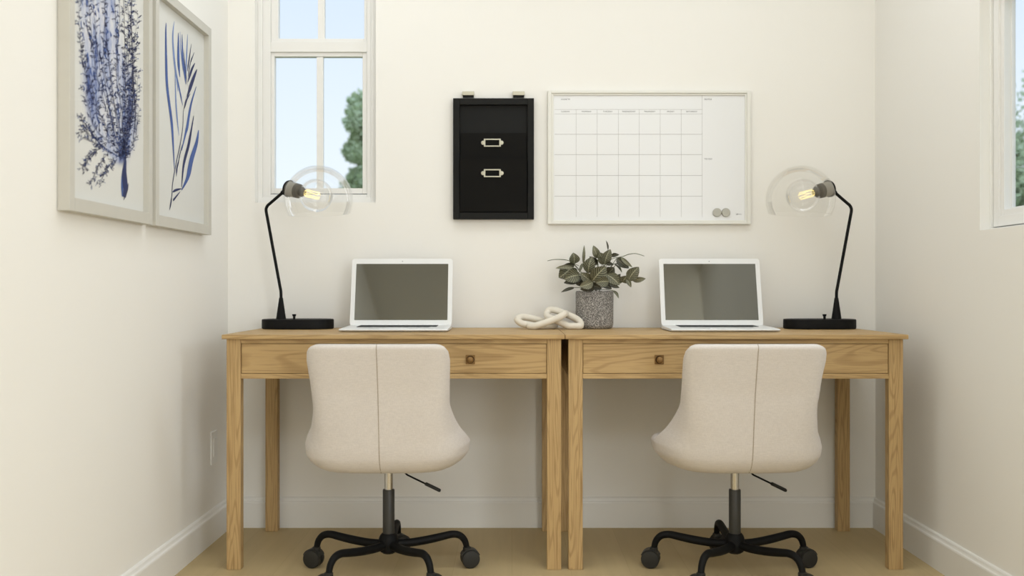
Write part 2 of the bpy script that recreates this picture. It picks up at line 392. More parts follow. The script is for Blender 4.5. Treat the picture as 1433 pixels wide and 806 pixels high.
mx0, mx1 = PX(442.8, ds), PX(451.8, ds)
bm = B(); box(bm, mx0, mx1, sash_y+.004, sash_y+.026, gz0, gz1, .001); wobj('muntin', bm, M['winframe'])
# upper lights
uz0 = PZ(54.4, d1+.02); ux0, ux1 = PX(389.5, ds), PX(509.6, ds)
bm = B(); rect_frame(bm, xs0, xs1, tz1-.012, WZ1-.042, ux0-xs0, xs1-ux1, uz0-tz1+.012, .025, sash_y, sash_y+.03); wobj('sash', bm, M['winframe'])
bm = B(); box(bm, PX(444.5, ds), PX(454, ds), sash_y+.004, sash_y+.026, uz0, WZ1-.067, .001); wobj('muntin', bm, M['winframe'])
for (a, b_, c, d_) in ((gx0, mx0, gz0, gz1), (mx1, gx1, gz0, gz1), (ux0, PX(444.5, ds), uz0, WZ1-.067), (PX(454, ds), ux1, uz0, WZ1-.067)):
    bm = B(); vs = [bm.verts.new(p) for p in ((a, sash_y+.015, c), (b_, sash_y+.015, c), (b_, sash_y+.015, d_), (a, sash_y+.015, d_))]; bm.faces.new(vs)
    wobj('pane', bm, M['pane'])

# right window (frame plane x = 1.4216, faces -x)
XW = 1.4216
rw = bpy.data.objects.new('window_2', None); COL.objects.link(rw); rw['kind'] = 'structure'; rw.location = (XW, (RY0+RY1)/2, RZ0); rw.empty_display_size = .05
def robj(n, bm, m, **k):
    o = obj(n, bm, m, rw, **k); o.matrix_parent_inverse = Matrix.Translation(rw.location).inverted(); return o
def yframe(bm, y0, y1, z0, z1, w_, x0, x1, wb=None, bev=.001):
    wb = wb or w_
    lo, hi = min(y0, y1), max(y0, y1)
    box(bm, x0, x1, lo, lo+w_, z0, z1, bev); box(bm, x0, x1, hi-w_, hi, z0, z1, bev)
    box(bm, x0, x1, lo+w_, hi-w_, z0, z0+wb, bev); box(bm, x0, x1, lo+w_, hi-w_, z1-w_, z1, bev)
bm = B(); yframe(bm, RY0, RY1, RZ0, RZ1, .006, XW-.008, XR+.084)
robj('jamb_liner', bm, M['trim'])
bm = B(); yframe(bm, RY0-.008, RY1+.008, RZ0+.010, RZ1-.008, .028, XW, XW+.040, .030)
yframe(bm, RY0-.036, RY1+.036, RZ0+.040, RZ1-.036, .0185, XW+.008, XW+.040, .018)
robj('frame', bm, M['winframe'])
bm = B(); yframe(bm, RY0-.0545, RY1+.0545, RZ0+.058, RZ1-.0545, .0035, XW+.028, XW+.040, .006, .0005)
robj('sash', bm, M['winframe'])
bm = B(); y0_, y1_ = RY0-.058, RY1+.058
bm.faces.new([bm.verts.new(p) for p in ((XW+.035, y0_, RZ0+.064), (XW+.035, y1_, RZ0+.064), (XW+.035, y1_, RZ1-.058), (XW+.035, y0_, RZ1-.058))])
robj('pane', bm, M['pane'])

# ---------------------------------------------------------------- outside
bm = B(); box(bm, -30, 40, .2, 60, -.5, -.35); obj('ground', bm, M['lawn'], kind='structure')
bm = B(); box(bm, 1.6, 40, -3.1, .2, -.5, -.35); obj('ground', bm, M['lawn'], kind='structure')
def tree(label, x, y, zb, h, rx, rz, nleaf, seed):
    rnd = random.Random(seed)
    t = thing('leafy_tree', label, 'tree', (x, y, zb))
    bm = B(); tube(bm, smooth_path([(0, 0, 0), (.05, 0, h*.3), (-.03, .04, h*.6), (0, 0, h*.9)], 5), [.11*(1-i/18) for i in range(16)], 8)
    for k in range(6):
        a = k*1.1; z0 = h*(.4+.08*k); tube(bm, [(0, 0, z0), (math.cos(a)*rx*.4, math.sin(a)*rx*.4, z0+h*.1), (math.cos(a)*rx*.7, math.sin(a)*rx*.7, z0+h*.16)], [.04, .025, .01], 6)
    obj('trunk', bm, M['bark'], t, True)
    bm = B(); cl = [(rnd.uniform(-.6, .6)*rx, rnd.uniform(-.6, .6)*rx, h-rz+rnd.uniform(-.75, .75)*rz, rnd.uniform(.3, .5)*rx) for _ in range(40)]
    for i in range(nleaf):
        c = cl[i % 40]; v = Vector((rnd.gauss(0, 1), rnd.gauss(0, 1), rnd.gauss(0, 1))).normalized()*c[3]*rnd.random()**.4
        p = Vector(c[:3])+v; s = rnd.uniform(.03, .06)
        a = Vector((rnd.gauss(0, 1), rnd.gauss(0, 1), rnd.gauss(0, 1))).normalized(); b_ = a.orthogonal().normalized()
        bm.faces.new([bm.verts.new(p+a*s), bm.verts.new(p+b_*s*.6), bm.verts.new(p-a*s), bm.verts.new(p-b_*s*.6)])
    obj('crown', bm, M['treeleaf'], t, kind='stuff', recalc=False)
tree('slender green tree outside the back window, right-hand panes', -1.99, 14-CD, -.35, 4.15, .52, 1.15, 14000, 3)
tree('bushy green tree outside the window in the right wall', 6.7, 12-CD, -.35, 3.8, 1.1, 1.5, 14000, 5)

# ---------------------------------------------------------------- desks
def make_desk(label):
    t = thing('desk', label, 'desk')
    W2 = .5520; L = .5405; y0, y1 = -.584, -.022          # local x about the desk centre, y in world
    bm = B(); box(bm, -W2+.0005, W2-.0005, y0, y1, .7455, .760, .0018); obj('top', bm, M['wood_x'], t)
    lw, ld = .0462, .034; fy = -.5675; by = -.072
    for sx in (-1, 1):
        for yy in (fy, by):
            bm = B(); xa, xb = sorted((sx*L, sx*(L-lw))); box(bm, xa, xb, yy, yy+ld, 0, .7455, .002); obj('leg', bm, M['wood_z'], t)
    xi = L-lw
    bm = B(); box(bm, -xi, xi, fy+.002, fy+.020, .7305, .7455, .001); obj('top_rail', bm, M['wood_x'], t)
    bm = B(); box(bm, -xi, xi, fy+.002, fy+.020, .617, .6335, .001); obj('bottom_rail', bm, M['wood_x'], t)
    bm = B(); box(bm, -xi+.0015, xi-.0015, fy+.004, fy+.022, .6347, .7292, .0012); box(bm, -xi+.02, xi-.02, fy+.022, fy+.40, .640, .70)
    dr = obj('drawer', bm, M['wood_x'], t)
    for sx in (-1, 1):
        bm = B(); box(bm, sx*.247-.0150, sx*.247+.0150, fy+.0015, fy+.004, .664, .694, .0008); obj('backplate', bm, M['bronze'], dr)
        bm = B(); lathe(bm, [(0, .0), (.007, 0), (.0058, .006), (.006, .011), (.0102, .013), (.0108, .017), (.0092, .021), (.005, .0235), (0, .024)], 24, Matrix.Translation((sx*.247, fy+.002, .679)) @ Matrix.Rotation(PI/2, 4, 'X'))
        obj('knob', bm, M['bronze'], dr, True)
        bm = B(); lathe(bm, [(.0098, .0), (.0128, 0), (.0128, .0030), (.0118, .0042), (.0098, .0036)], 28, Matrix.Translation((sx*.247, fy+.0012, .679)) @ Matrix.Rotation(PI/2, 4, 'X')); obj('knob_ring', bm, M['bronzedark'], dr, True)
    for sx in (-1, 1):
        xa, xb = sorted((sx*(L-.004), sx*(L-.022)))
        bm = B(); box(bm, xa, xb, fy+ld, by, .617, .7455, .001); obj('side_panel', bm, M['wood_y'], t)
    bm = B(); box(bm, -xi, xi, by+.008, by+.026, .617, .7455, .001); obj('back_panel', bm, M['wood_x'], t)
    return t
d1_ = make_desk('oak writing desk on the left, beneath the back window')
d1_.location.x = -.3816
d2_ = copy_tree(d1_); d2_.location.x = .7228
d2_['label'] = 'oak writing desk on the right, carrying the potted plant'
d1_['group'] = d2_['group'] = 'two oak desks pushed together'

# ---------------------------------------------------------------- chairs
def interp(tab, x):
    if x <= tab[0][0]: return tab[0][1]
    for (a, va), (b_, vb) in zip(tab, tab[1:]):
        if x <= b_:
            t = (x-a)/(b_-a); t = t*t*(3-2*t) if False else t
            return va+(vb-va)*t
    return tab[-1][1]
Wt = [(.36, .248), (.40, .256), (.425, .259), (.45, .252), (.48, .239), (.52, .225), (.56, .212), (.60, .2085), (.65, .213), (.70, .222), (.7475, .229)]
Yt = [(.36, -.205), (.42, -.222), (.50, -.233), (.60, -.248), (.70, -.274), (.7475, -.288)]
Ht = [(-.27, .7475), (-.236, .7472), (-.222, .740), (-.212, .715), (-.205, .670), (-.196, .625), (-.17, .578), (-.13, .536), (-.09, .502), (-.06, .480), (-.03, .460), (.0, .446), (.05, .436), (.16, .430), (.26, .426)]
def make_chair(label):
    t = thing('office_chair', label, 'chair')
    YC, YF = -.05, .225
    def unit(a, ne):
        sn, c = math.sin(a), -math.cos(a)
        return math.copysign(abs(sn)**(2/ne), sn), math.copysign(abs(c)**(2/ne), c)
    # columns evenly spaced along the outline, tabulated per squareness of the plan
    K = 168; NT = [4+.4*i for i in range(9)]; tab = []
    for ne in NT:
        pts = [unit(2*PI*i/6000, ne) for i in range(6001)]
        ref = [(.23*x, YC+(.20*y if y < 0 else (YF-YC)*y)) for x, y in pts]
        cum = [0]
        for i in range(1, 6001): cum.append(cum[-1]+math.dist(ref[i], ref[i-1]))
        row = []; j = 0
        for k in range(K):
            s = cum[-1]*k/K
            while cum[j+1] < s: j += 1
            t_ = (s-cum[j])/max(1e-9, cum[j+1]-cum[j]); row.append(tuple(pts[j][q]+(pts[j+1][q]-pts[j][q])*t_ for q in (0, 1)))
        tab.append(row)
    cols = list(range(K))
    def plan(k, z, off=0.0, sc=1.0):
        f_ = 8*max(0, min(1, (z-.44)/.14)); i0 = min(7, int(f_)); f_ -= i0
        ux, uy = (tab[i0][k][q]*(1-f_)+tab[i0+1][k][q]*f_ for q in (0, 1))
        W = interp(Wt, z)-off; yb = interp(Yt, z)+off; yf_ = YF-off
        tp = .13*max(0, min(1, (.60-z)/.13))*max(0, min(1, (-uy+.1)/.9))
        return W*(1-tp)*ux*sc, YC*sc+((YC-yb)*uy if uy < 0 else (yf_-YC)*uy)*sc
    rings = []
    hs = [interp(Ht, YC+(.20 if tab[5][k][1] < 0 else YF-YC)*tab[5][k][1]) for k in cols]
    # smooth the rim
    for _ in range(3): hs = [(hs[i-1]+hs[i]*2+hs[(i+1) % K])/4 for i in range(K)]
    for s in (.12, .3, .5, .68, .80, .87, .92, .955, .98, .995):
        rings.append([Vector((*plan(a, .400, 0, s), .347+.052*(s**9))) for a in cols])
    Z0 = .402
    for v in [i/22 for i in range(23)]:
        r = []
        for a, h in zip(cols, hs):
            hh = h-.016; z = Z0+(hh-Z0)*v; x, y = plan(a, z); r.append(Vector((x, y, z)))
        rings.append(r)
    for off, dz in ((.0035, -.008), (.010, -.0025), (.018, 0), (.027, -.003), (.034, -.010)):
        rings.append([Vector((*plan(a, h, off), h+dz)) for a, h in zip(cols, hs)])
    SZ = .402
    for v in (.15, .3, .45, .6, .75, .9, 1):
        r = []
        for a, h in zip(cols, hs):
            z = (h-.014)+(SZ-(h-.014))*v; z = min(z, h-.012) ; x, y = plan(a, max(z, .40), .037); r.append(Vector((x, y, z)))
        rings.append(r)
    for s, z in ((.93, .408), (.8, .413), (.55, .416), (.25, .417)):
        rings.append([Vector((*plan(a, .42, .037, s), z)) for a in cols])
    bm = B(); vr = [[bm.verts.new(p) for p in r] for r in rings]
    for a, b_ in zip(vr, vr[1:]):
        for k in range(K): bm.faces.new((a[k], a[(k+1) % K], b_[(k+1) % K], b_[k]))
    bm.faces.new(vr[0][::-1]); bm.faces.new(vr[-1])
    obj('upholstered_shell', bm, M['fabric'], t, 'full')
    # centre seam over the back, from the underside up and over the top
    path = [Vector((0, plan(0, .400, 0, s)[1], .347+.052*(s**9)-.0002)) for s in (.82, .92, .975)]
    for i in range(20):
        z = Z0+(.7315-Z0)*i/19; path.append(Vector((0, plan(0, z)[1]-.0003, z)))
    path.append(Vector((0, plan(0, .7475, .004)[1], .740))); path.append(Vector((0, plan(0, .7475, .012)[1], .7464)))
    bm = B(); tube(bm, path, .0012, 6); obj('seam', bm, M['seam'], t, True)
    bm = B(); box(bm, -.07, .07, -.06, .08, .3415, .352, .003); obj('seat_plate', bm, M['black'], t)
    bm = B(); lathe(bm, [(0, .245), (.0133, .245), (.0133, .340), (0, .340)], 28); obj('gas_lift', bm, M['chrome'], t, True)
    bm = B(); lathe(bm, [(0, .10), (.0175, .10), (.0187, .115), (.0187, .268), (.0175, .2705), (0, .2705)], 32); obj('column', bm, M['charcoal'], t, True)
    bm = B(); lathe(bm, [(0, .068), (.018, .068), (.029, .076), (.031, .09), (.031, .115), (.027, .125), (.021, .132), (0, .132)], 10); obj('hub', bm, M['blackmatte'], t, True)
    bm = B(); tube(bm, [(.035, 0, .338), (.06, 0, .3155), (.130, 0, .2815)], .0028, 8); lv = obj('lever', bm, M['black'], t, True)
    bm = B()
    tube(bm, smooth_path([(.116, 0, .2885), (.125, 0, .2845), (.15, 0, .2725), (.165, 0, .265)], 3), [.0055]+[.0075]*8+[.005], 12, sy=.75); obj('lever_handle', bm, M['plastic'], lv, True)
    for k in range(5):
        a = PI/2+k*2*PI/5; ca, sa = math.cos(a), math.sin(a)
        rz = [(.022, .096), (.07, .0955), (.125, .100), (.175, .107), (.208, .1115), (.233, .106), (.249, .090), (.256, .070), (.258, .052)]
        path = smooth_path([(r*ca, r*sa, z) for r, z in rz], 4); n_ = len(path)
        rad = [(.0135 if i < n_*.25 else .0135-(i-n_*.25)/(n_*.75)*.0045) for i in range(n_)]
        bm = B(); tube(bm, path, rad, 12); lg = obj('leg', bm, M['blackmatte'], t, True)
        # caster swivelled: axle nearly along world y
        Mt = Matrix.Translation((.258*ca, .258*sa, 0)) @ Matrix.Rotation({0: .5, 1: -.28, 2: .4, 3: -.4, 4: .22}[k], 4, 'Z')
        dx = -.010 if ca < 0 else .010
        bm = B(); tmp = Mt @ Matrix.Translation((dx, 0, .0295)) @ Matrix.Rotation(PI/2, 4, 'X')
        for s in (-1, 1):
            lathe(bm, [(0, s*.0035), (.0275, s*.0035), (.0295, s*.007), (.0295, s*.018), (.0272, s*.0215), (.019, s*.0228), (0, s*.0228)], 30, tmp)
        obj('caster_wheel', bm, M['plastic'], lg, True)
        bm = B(); lathe(bm, [(0, .036), (.0135, .036), (.0145, .040), (.0135, .0655), (.0105, .0675), (0, .0675)], 20, Matrix.Translation((.258*ca, .258*sa, 0)))
        # hood arching over the wheels
        arc = [Mt @ Vector((dx+.0325*math.cos(q), 0, .0295+.0325*math.sin(q))) for q in [PI*.12+i*PI*.76/10 for i in range(11)]]
        axd = (Mt.to_3x3() @ Vector((0, 1, 0)))
        va = [bm.verts.new(p+axd*.0165) for p in arc]; vb = [bm.verts.new(p-axd*.0165) for p in arc]
        vc = [bm.verts.new(p+axd*.0165+(Mt @ Vector((dx, 0, .0295))-p)*.08) for p in arc]; vd = [bm.verts.new(p-axd*.0165+(Mt @ Vector((dx, 0, .0295))-p)*.08) for p in arc]
        for i in range(10):
            bm.faces.new((va[i], va[i+1], vb[i+1], vb[i])); bm.faces.new((vc[i], vc[i+1], vd[i+1], vd[i])); bm.faces.new((va[i], va[i+1], vc[i+1], vc[i])); bm.faces.new((vb[i], vb[i+1], vd[i+1], vd[i]))
        bm.faces.new((va[0], vb[0], vd[0], vc[0])); bm.faces.new((va[-1], vb[-1], vd[-1], vc[-1]))
        obj('caster_hood', bm, M['plastic'], lg, True)
    return t
c1 = make_chair('cream upholstered swivel chair on casters pulled up to the left desk')
c1.location = (-.392, -.617, 0)
c2 = copy_tree(c1); c2['label'] = 'cream upholstered swivel chair on casters pulled up to the right desk'
c2.location = (.708, -.617, 0); c2.rotation_euler.z = math.radians(.8)
c1['group'] = c2['group'] = 'cream swivel chairs'

# ---------------------------------------------------------------- laptops
def make_laptop(label):
    t = thing('laptop', label, 'laptop')
    hw = .1855; yb, yfr = .0, -.228                     # local: hinge at y=0
    bm = B()
    # wedge base: thin at the front
    pr = [(yfr, .0065), (yfr+.004, .0022), (yfr+.03, .0012), (yb, .0012), (yb+.002, .004), (yb+.002, .0145), (yb-.004, .0158), (yfr+.012, .0112), (yfr+.002, .0095)]
    xs = [(-hw+.0, .9), (-hw+.004, 1), (hw-.004, 1), (hw, .9)]
    cy, cz = -.11, .008; rows = []
    for x, s in xs: rows.append([bm.verts.new((x, cy+(y-cy)*(.985 if s < 1 else 1), cz+(z-cz)*(.7 if s < 1 else 1))) for y, z in pr])
    for a, b_ in zip(rows, rows[1:]):
        for i in range(len(pr)): j = (i+1) % len(pr); bm.faces.new((a[i], a[j], b_[j], b_[i]))
    bm.faces.new(rows[0]); bm.faces.new(rows[-1][::-1])
    base = obj('base', bm, M['laptop'], t, True)
    bm = B(); slope = math.atan2(.0158-.0112, .216-.004)
    def deck(y): return .0158+(y+.004)*math.tan(slope)
    for r in range(6):
        y = -.026-r*.0185
        n_ = 14 if r != 5 else 9; x = -.140
        wds = [.28/14]*14 if r != 5 else [.02]*3+[.1]+[.024]*4+[.004]
        for w_ in wds:
            if w_ > .01:
                z = deck(y-.008)
                box(bm, x+.001, x+w_-.001, y-.016, y, z-.0005, z+.0014)
            x += w_
    obj('keyboard_keys', bm, M['keys'], base, kind='stuff')
    bm = B(); z = deck(-.18); box(bm, -.05, .05, -.205, -.145, z-.0016, z+.0006, .0004); obj('trackpad', bm, M['laptop'], base)
    # lid, tilted back
    tilt = math.atan2(.062, .246); H = .2525
    Rm = Matrix.Translation((0, .0, .0135)) @ Matrix.Rotation(-tilt, 4, 'X')
    def lidface(bm, x0, x1, z0, z1, y0, y1, rad):
        out = []
        for cx, cz_, a0 in ((x1-rad, z1-rad, 0), (x0+rad, z1-rad, PI/2), (x0+rad, z0+rad, PI), (x1-rad, z0+rad, 1.5*PI)):
            for k in range(6): a = a0+k*PI/10; out.append((cx+rad*math.cos(a), cz_+rad*math.sin(a)))
        a = [bm.verts.new(Rm @ Vector((x, y0, z))) for x, z in out]; b_ = [bm.verts.new(Rm @ Vector((x, y1, z))) for x, z in out]
        bm.faces.new(a); bm.faces.new(b_[::-1])
        for i in range(len(out)): j = (i+1) % len(out); bm.faces.new((a[i], a[j], b_[j], b_[i]))
    bm = B(); lidface(bm, -hw, hw, .0, H, .0, .0055, .010); lid = obj('lid', bm, M['laptop'], t)
    bm = B(); lidface(bm, -.1695, .1695, .0205, .2325, -.0006, .0002, .0006); obj('screen', bm, M['screen'], lid)
    bm = B(); lathe(bm, [(0, 0), (.0016, 0), (.0016, .0006), (0, .0006)], 10, Rm @ Matrix.Translation((0, .0, .2425)) @ Matrix.Rotation(PI/2, 4, 'X')); obj('webcam', bm, M['ink'], lid)
    bm = B(); lathe(bm, [(0, -hw*.8), (.006, -hw*.8), (.006, hw*.8), (0, hw*.8)], 14, Matrix.Translation((0, .004, .0125)) @ Matrix.Rotation(PI/2, 4, 'Y')); obj('hinge', bm, M['laptop'], t, True)
    return t
l1 = make_laptop('open white laptop on the left desk, beside the left lamp'); l1.location = (-.4047, -.171, .760)
l2 = copy_tree(l1); l2['label'] = 'open white laptop on the right desk, between plant and right lamp'; l2.location = (.7286, -.171, .760)
l1['group'] = l2['group'] = 'open white laptops'

# ---------------------------------------------------------------- lamps
def make_lamp(label, x, m):
    t = thing('desk_lamp', label, 'lamp', (x, -.12, .760))
    Z = lambda z: z-.760
    bm = B(); n_ = 48; hx, hy = .1315, .078; rr = .0765
    def ring(z, ins):
        out = []
        for k in range(n_):
            a = 2*PI*k/n_; cx = hx-rr if math.cos(a) > 0 else -(hx-rr)
            out.append(bm.verts.new((cx+(rr-ins)*math.cos(a), (rr-ins)*math.sin(a), z)))
        return out
    rs = [ring(0, .004), ring(.003, 0), ring(.032, 0), ring(.0345, .001), ring(.0356, .003)]
    for a, b_ in zip(rs, rs[1:]):
        for k in range(n_): bm.faces.new((a[k], a[(k+1) % n_], b_[(k+1) % n_], b_[k]))
    bm.faces.new(rs[0][::-1]); bm.faces.new(rs[-1]); obj('base', bm, M['blackmatte'], t, True)
    px_ = -.0625*m
    bm = B(); lathe(bm, [(0, .035), (.0185, .035), (.0178, .038), (.0075, .110), (.0068, .114), (0, .114)], 28, Matrix.Translation((px_, 0, 0))); obj('stem_cone', bm, M['blackmatte'], t, True)
    bm = B(); lathe(bm, [(0, .035), (.0045, .035), (.0045, .047), (.0062, .048), (.0075, .0545), (0, .0545)], 16, Matrix.Translation((-.004*m, -.045, 0))); obj('switch', bm, M['blackmatte'], t, True)
    pts = [(px_, 0, Z(.870)), (px_-.0005*m, 0, Z(.896)), (px_-.003*m, 0, Z(.910)), (-.1165*m, 0, Z(1.188)), (-.1175*m, -.0, Z(1.202)), (-.111*m, 0, Z(1.215)), (-.046*m, -.004, Z(1.270))]
    bm = B(); p2 = smooth_path([pts[0], pts[1], pts[2], Vector(pts[2]).lerp(Vector(pts[3]), .1), Vector(pts[2]).lerp(Vector(pts[3]), .5), Vector(pts[2]).lerp(Vector(pts[3]), .92), pts[3], pts[4], pts[5], Vector(pts[5]).lerp(Vector(pts[6]), .12), Vector(pts[5]).lerp(Vector(pts[6]), .6), pts[6]], 4)
    tube(bm, p2, .0056, 14); tube(bm, [Vector(pts[5]).lerp(Vector(pts[6]), .80), Vector(pts[6])+Vector((.008*m, 0, .006))], .0078, 14)
    obj('arm', bm, M['blackmatte'], t, True)
    cap = Vector((-.038*m, -.003, Z(1.277))); bc = Vector((.078*m, -.056, Z(1.246)))
    ax = (bc-cap).normalized(); Q = ax.to_track_quat('Z', 'Y').to_matrix().to_4x4()
    T = Matrix.Translation(cap) @ Q
    bm = B(); lathe(bm, [(0, -.004), (.018, -.003), (.0295, .000), (.0325, .007), (.0315, .0085), (.0300, .006)], 36, T); cp = obj('cap', bm, M['blackmatte'], t, True)
    bm = B(); lathe(bm, [(.0308, .0070), (.0282, .0045), (.012, .0035), (0, .0035)], 36, T); obj('cap_lining', bm, M['capgrey'], cp, True)
    bm = B(); lathe(bm, [(0, .002), (.0262, .005), (.0262, .0062), (.0225, .0068), (.0225, .009), (.0272, .010), (.0272, .041), (0, .041)], 36, T); so = obj('socket', bm, M['nickel'], t, True)
    bm = B(); lathe(bm, [(0, .041), (.0272, .041), (.0262, .056), (.016, .060), (.0150, .074), (.010, .080), (0, .081)], 36, T); obj('socket_collar', bm, M['darknickel'], so, True)
    rb = .0605; prof = []
    L_ = (bc-cap).length
    for i in range(22):
        a = math.radians(164)*(1-i/21)                 # from neck (behind) to front pole
        prof.append((rb*math.sin(a) if i < 21 else 0, L_+rb*math.cos(a)))
    bm = B(); lathe(bm, [(.0165, .058)]+prof, 40, T); bu = obj('bulb', bm, M['bulbglass'], t, 'full')
    bm = B()
    for k in range(8):
        a = 2*PI*k/8; r0, r1 = .004, .0135
        p = [T @ Vector((r0*math.cos(a), r0*math.sin(a), .079)), T @ Vector((r1*math.cos(a), r1*math.sin(a), .087)), T @ Vector((r1*math.cos(a+.5), r1*math.sin(a+.5), .140)), T @ Vector((r1*.6*math.cos(a+.5), r1*.6*math.sin(a+.5), .144))]
        tube(bm, p, .0006, 6)
    obj('filament', bm, M['filament'], bu, True)
    # clear globe shade, open below
    sc_ = Vector((.0875*m, -.056, Z(1.2315))); R_ = .1230
    bm = B(); prof = []; cut = math.acos(-.053/R_)
    for i in range(30): a = cut*(1-i/29); prof.append((R_*math.sin(a) if i < 29 else 0, R_*math.cos(a)))
    lathe(bm, prof, 64, Matrix.Translation(sc_) @ Matrix.Rotation(-.05*m, 4, 'Y'))
    # opening where the socket passes through
    kill = [f for f in bm.faces if ((f.calc_center_median()-cap)-ax*((f.calc_center_median()-cap).dot(ax))).length < .0265 and (f.calc_center_median()-cap).dot(ax) < .06]
    bmesh.ops.delete(bm, geom=kill, context='FACES')
    sh = obj('shade', bm, M['shadeglass'], t, 'full')
    rim = [Matrix.Translation(sc_) @ Matrix.Rotation(-.05*m, 4, 'Y') @ Vector((R_*math.sin(cut)*math.cos(q), R_*math.sin(cut)*math.sin(q), R_*math.cos(cut))) for q in [2*PI*k/64 for k in range(64)]]
    bm = B(); tube(bm, rim, .0009, 6, closed=True); obj('shade_rim', bm, M['shadeglass'], sh, 'full')
    return t
make_lamp('black desk lamp with clear globe shade at the left end, under the window', -.7892, 1)
make_lamp('black desk lamp with clear globe shade at the right end of the desks', 1.134, -1)

# ---------------------------------------------------------------- ceramic chain
t = thing('chain_ornament', 'cream ceramic chain of three thick links lying beside the plant pot', 'ornament', (PX(770, 3.54), 3.54-CD, .760))
inv = Matrix.Translation(t.location).inverted()
links = [
 [(724, 447.5, 3.555), (729, 443.8, 3.575), (738, 444.2, 3.59), (753, 447.5, 3.60), (767, 452, 3.605), (776, 457, 3.595), (773, 459.5, 3.57), (762, 458.8, 3.56), (745, 456, 3.55), (731, 453, 3.545)],
 [(741.8, 458.3, 3.520), (752, 455.5, 3.508), (769, 449.5, 3.505), (784, 443.2, 3.507), (790.5, 438.8, 3.520), (790, 439.5, 3.552), (783, 443.5, 3.568), (770, 449.5, 3.570), (752, 455, 3.560), (742.5, 458, 3.542)],
 [(765.5, 439, 3.590), (769, 433.8, 3.598), (778, 434.2, 3.590), (794, 440.3, 3.572), (808, 447, 3.552), (812.9, 453.5, 3.530), (809, 458.3, 3.522), (799, 457.3, 3.526), (786, 452, 3.534), (774, 446.5, 3.545), (767, 443.5, 3.565)],
]
for L3 in links:
    path = smooth_path([inv @ at(*p) for p in L3], 10, True)
    for p in path: p.z = max(p.z, .0122)
    bm = B(); tube(bm, path, .0122, 18, closed=True); obj('link', bm, M['ceramic'], t, 'full')

# ---------------------------------------------------------------- potted plant
PXc, PYc = .3055, -.105
t = thing('potted_plant', 'leafy green plant with pale veins in a speckled grey concrete pot', 'plant', (PXc, PYc, .760))
R0 = .0695
bm = B(); lathe(bm, [(0, 0), (R0-.016, 0), (R0-.008, .002), (R0-.003, .007), (R0-.0006, .014), (R0, .022), (R0+.0005, .1335), (R0-.0015, .138), (R0-.0045, .1395), (R0-.0075, .137), (R0-.0085, .12), (0, .12)], 56)
obj('pot', bm, M['pot'], t, True)
bm = B(); lathe(bm, [(R0-.0095, .118), (R0-.02, .124), (.02, .127), (0, .126)], 30); obj('soil', bm, M['soil'], t, True)
inv = Matrix.Translation((PXc, PYc, .760)).inverted()
leaves = [  # base px, tip px, width px, depth, material
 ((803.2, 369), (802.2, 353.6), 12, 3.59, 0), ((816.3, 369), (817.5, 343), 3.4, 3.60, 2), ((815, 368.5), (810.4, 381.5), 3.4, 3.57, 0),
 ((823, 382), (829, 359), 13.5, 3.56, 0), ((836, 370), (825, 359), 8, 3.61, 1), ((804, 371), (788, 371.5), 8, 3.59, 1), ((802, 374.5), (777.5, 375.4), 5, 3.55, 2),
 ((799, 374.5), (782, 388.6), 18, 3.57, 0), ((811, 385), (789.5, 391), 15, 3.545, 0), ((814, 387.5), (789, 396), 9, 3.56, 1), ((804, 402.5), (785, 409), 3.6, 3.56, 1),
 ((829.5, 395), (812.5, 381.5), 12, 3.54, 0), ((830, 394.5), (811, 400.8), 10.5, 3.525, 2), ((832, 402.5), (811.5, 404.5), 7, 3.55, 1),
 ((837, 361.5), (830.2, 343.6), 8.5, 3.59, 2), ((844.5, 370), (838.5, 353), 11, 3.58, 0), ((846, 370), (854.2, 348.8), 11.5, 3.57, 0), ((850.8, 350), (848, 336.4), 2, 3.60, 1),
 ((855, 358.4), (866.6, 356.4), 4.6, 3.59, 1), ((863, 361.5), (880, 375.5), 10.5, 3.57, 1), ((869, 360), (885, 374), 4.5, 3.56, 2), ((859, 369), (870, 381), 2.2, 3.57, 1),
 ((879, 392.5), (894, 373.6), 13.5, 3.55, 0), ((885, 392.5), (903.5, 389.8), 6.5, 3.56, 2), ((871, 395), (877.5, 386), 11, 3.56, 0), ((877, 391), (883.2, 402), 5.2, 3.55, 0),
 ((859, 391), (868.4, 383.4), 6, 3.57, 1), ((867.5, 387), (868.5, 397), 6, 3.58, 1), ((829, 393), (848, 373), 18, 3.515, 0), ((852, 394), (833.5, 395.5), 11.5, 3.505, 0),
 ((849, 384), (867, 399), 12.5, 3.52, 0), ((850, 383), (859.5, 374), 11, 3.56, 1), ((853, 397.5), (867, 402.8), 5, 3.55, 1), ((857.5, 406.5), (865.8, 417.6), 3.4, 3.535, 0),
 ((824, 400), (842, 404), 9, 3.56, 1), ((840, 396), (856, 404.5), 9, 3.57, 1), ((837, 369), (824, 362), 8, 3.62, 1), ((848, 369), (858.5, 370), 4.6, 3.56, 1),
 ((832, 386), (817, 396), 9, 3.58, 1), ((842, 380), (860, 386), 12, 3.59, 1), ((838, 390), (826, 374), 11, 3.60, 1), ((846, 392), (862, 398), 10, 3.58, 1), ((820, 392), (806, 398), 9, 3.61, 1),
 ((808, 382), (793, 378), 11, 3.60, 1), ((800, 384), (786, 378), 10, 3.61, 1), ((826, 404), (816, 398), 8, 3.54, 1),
]
rnd = random.Random(11)
